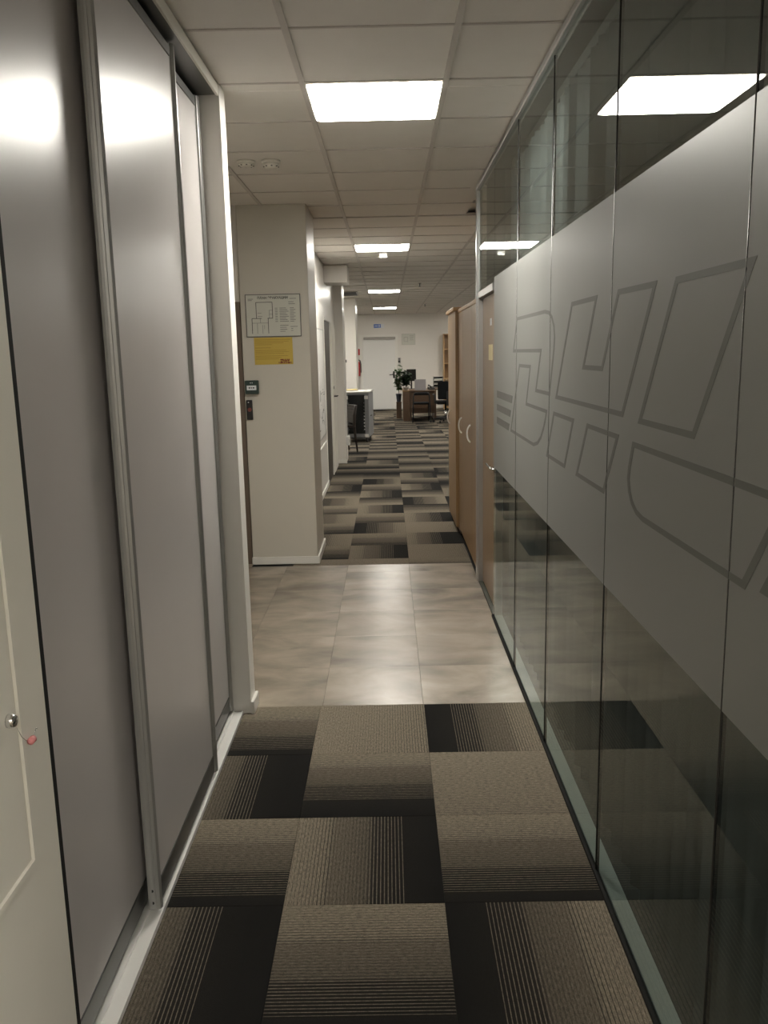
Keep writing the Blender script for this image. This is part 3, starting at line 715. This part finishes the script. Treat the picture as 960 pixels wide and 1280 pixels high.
bm = bmesh.new(); lathe(bm, [(.022,.4502),(.022,.49),(.012,.50)], 12); box(bm, -.012, .012, -.10, .02, .50, .515); obj('valve', bm, 'black_plastic', t)
bm = bmesh.new(); tube(bm, [(.02,0,.47),(.07,0,.45),(.09,0,.35),(.088,0,.10)], .012, 8); obj('hose', bm, 'black_plastic', t)
obj('wall_bracket', bx(-.03, .03, .0705, .099, .16, .22), 'black_plastic', t)
t = thing('bookcase', 'tall open light oak bookcase by the end wall', 'bookcase', (2.04, 25.13, 0))
for x in (-.40, .38): obj('side_panel', bx(x, x+.02, -.2, .2, 0, 2.17), 'oak_light', t)
obj('back_panel', bx(-.3799, .3799, .185, .20, .02, 2.15), 'oak', t)  # darker wood than the shelves: shade inside the case put into the colour
for z in (.04, .45, .88, 1.31, 1.72, 2.145): obj('shelf', bx(-.3799, .3799, -.198, .1849, z, z+.022), 'oak_light', t)

# ================================================================ DESK AREA
t = thing('desk', 'brown wooden desk facing the corridor with a chair drawn up', 'desk', (.87, 21.55, 0))
obj('desktop', bx(-.32, .30, -.66, .66, .712, .738, .003), 'desk_wood', t)
for x in (-.315, .27): obj('side_panel', bx(x, x+.025, -.62, .62, 0, .7119), 'desk_wood', t)
obj('modesty_panel', bx(-.2899, .2699, -.55, -.53, .18, .7119), 'desk_wood', t)
t = thing('return_desk', 'wooden desk behind the black office chair', 'desk', (1.72, 22.0, 0))
obj('desktop', bx(-.53, .60, -.35, .35, .712, .738, .003), 'desk_wood', t)
for x in (-.52, .57): obj('side_panel', bx(x, x+.025, -.33, .33, 0, .7119), 'desk_wood', t)
t = thing('low_cabinet', 'low brown cabinet at the corridor end of the desk', 'cabinet', (.455, 21.30, 0))
obj('body', bx(-.085, .085, -.40, .40, 0, .72), 'desk_wood', t); obj('top', bx(-.09, .09, -.405, .405, .7201, .745, .003), 'oak', t)
t = thing('monitor', 'dark computer monitor on the desk behind the plant', 'monitor', (.64, 21.95, .739))
obj('screen', bx(-.15, .09, -.02, .015, .20, .50, .004), 'screen_dark', t); obj('stand', bx(-.05, -.01, -.005, .03, .012, .30), 'black_plastic', t); obj('base', bx(-.12, .06, -.07, .07, 0, .0119, .003), 'black_plastic', t)
t = thing('document_stand', 'pale grey document board propped up on the desk', 'board', (.806, 21.15, .739))
bm = bmesh.new(); prism(bm, [(-.03,0),(-.018,0),(.042,.262),(.03,.262)], -.14, .14, 'x'); obj('board', bm, 'paper_grey', t)
bm = bmesh.new(); prism(bm, [(.06,0),(.07,0),(.026,.20),(.022,.19)], -.02, .02, 'x'); obj('prop', bm, 'paper_grey', t)
t = thing('letter_tray', 'black three-tier letter tray on the far desk', 'letter tray', (1.30, 22.0, .739))
for k in range(3):
    bm = bmesh.new(); z = .02 + k*.10; box(bm, -.12, .12, -.15, .15, z, z+.006); box(bm, -.12, -.114, -.15, .15, z+.006, z+.07); box(bm, .114, .12, -.15, .15, z+.006, z+.07); box(bm, -.114, .114, .144, .15, z+.006, z+.07)
    obj('tray', bm, 'black_plastic', t); 
    obj('papers', bx(-.105, .105, -.14, .14, z+.0062, z+.016), 'paper', t)
bm = bmesh.new()
for x in (-.117, .117):
    for y in (-.12, .12): box(bm, x-.003, x+.003, y-.01, y+.01, 0, .30)
obj('riser', bm, 'black_plastic', t)
t = thing('desk_phone', 'black desk telephone at the edge of the desk', 'telephone', (1.09, 21.35, .739), .3)
bm = bmesh.new(); prism(bm, [(-.09,0),(.09,0),(.09,.07),(-.09,.025)], -.07, .07, 'x'); obj('base', bm, 'black_plastic', t)
bm = bmesh.new(); tube(bm, [(-.045,-.09,.062),(-.045,-.06,.085),(-.045,.05,.11),(-.045,.085,.10)], [.022,.015,.015,.022], 8); obj('handset', bm, 'black_plastic', t)
t = thing('cardboard_box', 'tan cardboard box on the far desk by the bookcase', 'box', (1.66, 22.0, .739))
obj('carton', bx(-.16, .16, -.15, .15, 0, .22), 'cardboard', t); obj('flap', bx(-.16, .16, -.15, -.005, .2202, .225), 'cardboard', t); obj('flap', bx(-.16, .16, .005, .15, .2202, .225), 'cardboard', t)
# visitor chair drawn up to the desk
t = thing('visitor_chair', 'black cantilever visitor chair standing before the desk', 'chair', (.80, 20.55, 0))
bm = bmesh.new(); tube(bm, [(-.21,.20,.012),(-.22,-.20,.012),(-.215,-.235,.03),(-.20,-.22,.44),(-.19,-.235,.62),(-.17,-.24,.69),(-.13,-.243,.71),(.13,-.243,.71),(.17,-.24,.69),(.19,-.235,.62),(.20,-.22,.44),(.215,-.235,.03),(.22,-.20,.012),(.21,.20,.012)], .015, 8)
obj('frame', bm, 'black_plastic', t)
obj('seat', bx(-.185, .185, -.20, .22, .43, .475, .015, 2), 'black_fabric', t)
obj('backrest', bx(-.17, .17, -.252, -.232, .655, .70, .006), 'black_fabric', t)
for s in (-1, 1):
    bm = bmesh.new(); tube(bm, [(s*.19,.20,.012),(s*.185,.20,.44)], .014, 8); obj('leg', bm, 'black_plastic', t)
# office chair
t = thing('office_chair', 'black upholstered office swivel chair right of the desk', 'chair', (1.37, 20.30, 0), .12)
obj('seat', bx(-.24, .24, -.23, .23, .44, .52, .03, 3), 'black_fabric', t)
obj('backrest', bx(-.23, .23, -.28, -.215, .56, .98, .03, 3), 'black_fabric', t)
obj('back_post', bx(-.03, .03, -.30, -.281, .42, .75, .004), 'black_plastic', t)
bm = bmesh.new(); lathe(bm, [(.03,.10),(.03,.30),(.022,.3001),(.022,.439)], 14); obj('gas_column', bm, 'chrome', t)
for s in (-1, 1):
    bm = bmesh.new(); tube(bm, [(s*.25,-.12,.46),(s*.28,-.12,.50),(s*.28,-.11,.66),(s*.28,.12,.67)], .016, 8); obj('armrest', bm, 'black_plastic', t)
for k in range(5):
    a = 2*PI*k/5 + .3; c, s = math.cos(a), math.sin(a)
    bm = bmesh.new(); tube(bm, [(c*.03,s*.03,.12),(c*.28,s*.28,.085)], [.026,.016], 8); lg = obj('leg', bm, 'black_plastic', t)
    bm = bmesh.new(); lathe(bm, [(.018,-.02),(.03,-.017),(.03,.017),(.018,.02)], 12, 'x', (c*.29, s*.29, .0305)); obj('castor', bm, 'black_plastic', lg)
# plants
def leaf_mesh(ln, wd):
    bm = bmesh.new(); pr = [(0,0,0),(.25,.8,.03),(.55,1,.03),(.8,.6,0),(1,0,-.06)]
    c = [bm.verts.new((0, a*ln, z*ln)) for a, b, z in pr]
    l = [bm.verts.new((-b*wd, a*ln, (z+.05)*ln)) for a, b, z in pr[1:-1]]; r = [bm.verts.new((b*wd, a*ln, (z+.05)*ln)) for a, b, z in pr[1:-1]]
    for side in (l, r):
        bm.faces.new((c[0], c[1], side[0])); bm.faces.new((c[1], c[2], side[1], side[0])); bm.faces.new((c[2], c[3], side[2], side[1])); bm.faces.new((c[3], c[4], side[2]))
    bmesh.ops.solidify(bm, geom=bm.faces[:], thickness=.0012)
    me = bpy.data.meshes.new('leaf'); bm.to_mesh(me); bm.free(); me.materials.append(M['leaf']); return me
LEAF = leaf_mesh(.12, .032); LEAF2 = leaf_mesh(.12, .042); LEAF2.materials[0] = M['leaf_dark']
def plant(name, label, loc, pot, potmat, spread, hgt, n, seed, leafmesh, trunk, per):
    rnd = random.Random(seed)
    t = thing(name, label, 'plant', loc)
    bm = bmesh.new(); r, hh = pot; lathe(bm, [(r*.7,0),(r,hh),(r*1.06,hh),(r*1.06,hh*.92)], 20); obj('pot', bm, potmat, t)
    bm = bmesh.new(); lathe(bm, [(r*.95,hh+.0005),(r*.9,hh+.006)], 16); obj('soil', bm, 'soil', t)
    for k in range(n):
        a = 2*PI*k/n + rnd.uniform(-.4,.4); s = spread*rnd.uniform(.35,1); top = hh + hgt*rnd.uniform(.55,1)
        p = [Vector((0,0,hh)), Vector((math.cos(a)*s*.25, math.sin(a)*s*.25, hh+(top-hh)*.5)), Vector((math.cos(a)*s, math.sin(a)*s, top))]
        bm = bmesh.new(); tube(bm, p, [.006,.004,.002], 5); st = obj('stem', bm, trunk, t)
        for q in range(per):
            u = rnd.uniform(.25, 1); b0 = p[0].lerp(p[1], u*2) if u < .5 else p[1].lerp(p[2], u*2-1)
            o = bpy.data.objects.new('leaf', leafmesh); C.objects.link(o); o.parent = st
            o.location = b0; o.rotation_euler = (rnd.uniform(-.6,.7), rnd.uniform(-.4,.4), rnd.uniform(0, 2*PI)); f = rnd.uniform(.7,1.25); o.scale = (f,f,f)
plant('leafy_plant', 'bushy dark green potted plant on the low brown cabinet', (.455, 21.18, .746), (.075, .07), 'pot_white', .14, .36, 16, 5, LEAF2, 'leaf_dark', 14)
plant('tall_plant', 'tall loose-leaved plant in a blue-grey pot left of the desk', (.28, 21.92, .42), (.075, .20), 'pot_blue', .15, .72, 10, 11, LEAF, 'leaf', 13)
t = thing('plant_stand', 'small dark brown box stand under the blue-grey pot', 'stand', (.28, 21.92, 0))
obj('box', bx(-.065, .065, -.09, .09, 0, .395), 'desk_wood', t); obj('top', bx(-.07, .07, -.095, .095, .3952, .419, .002), 'desk_wood', t)
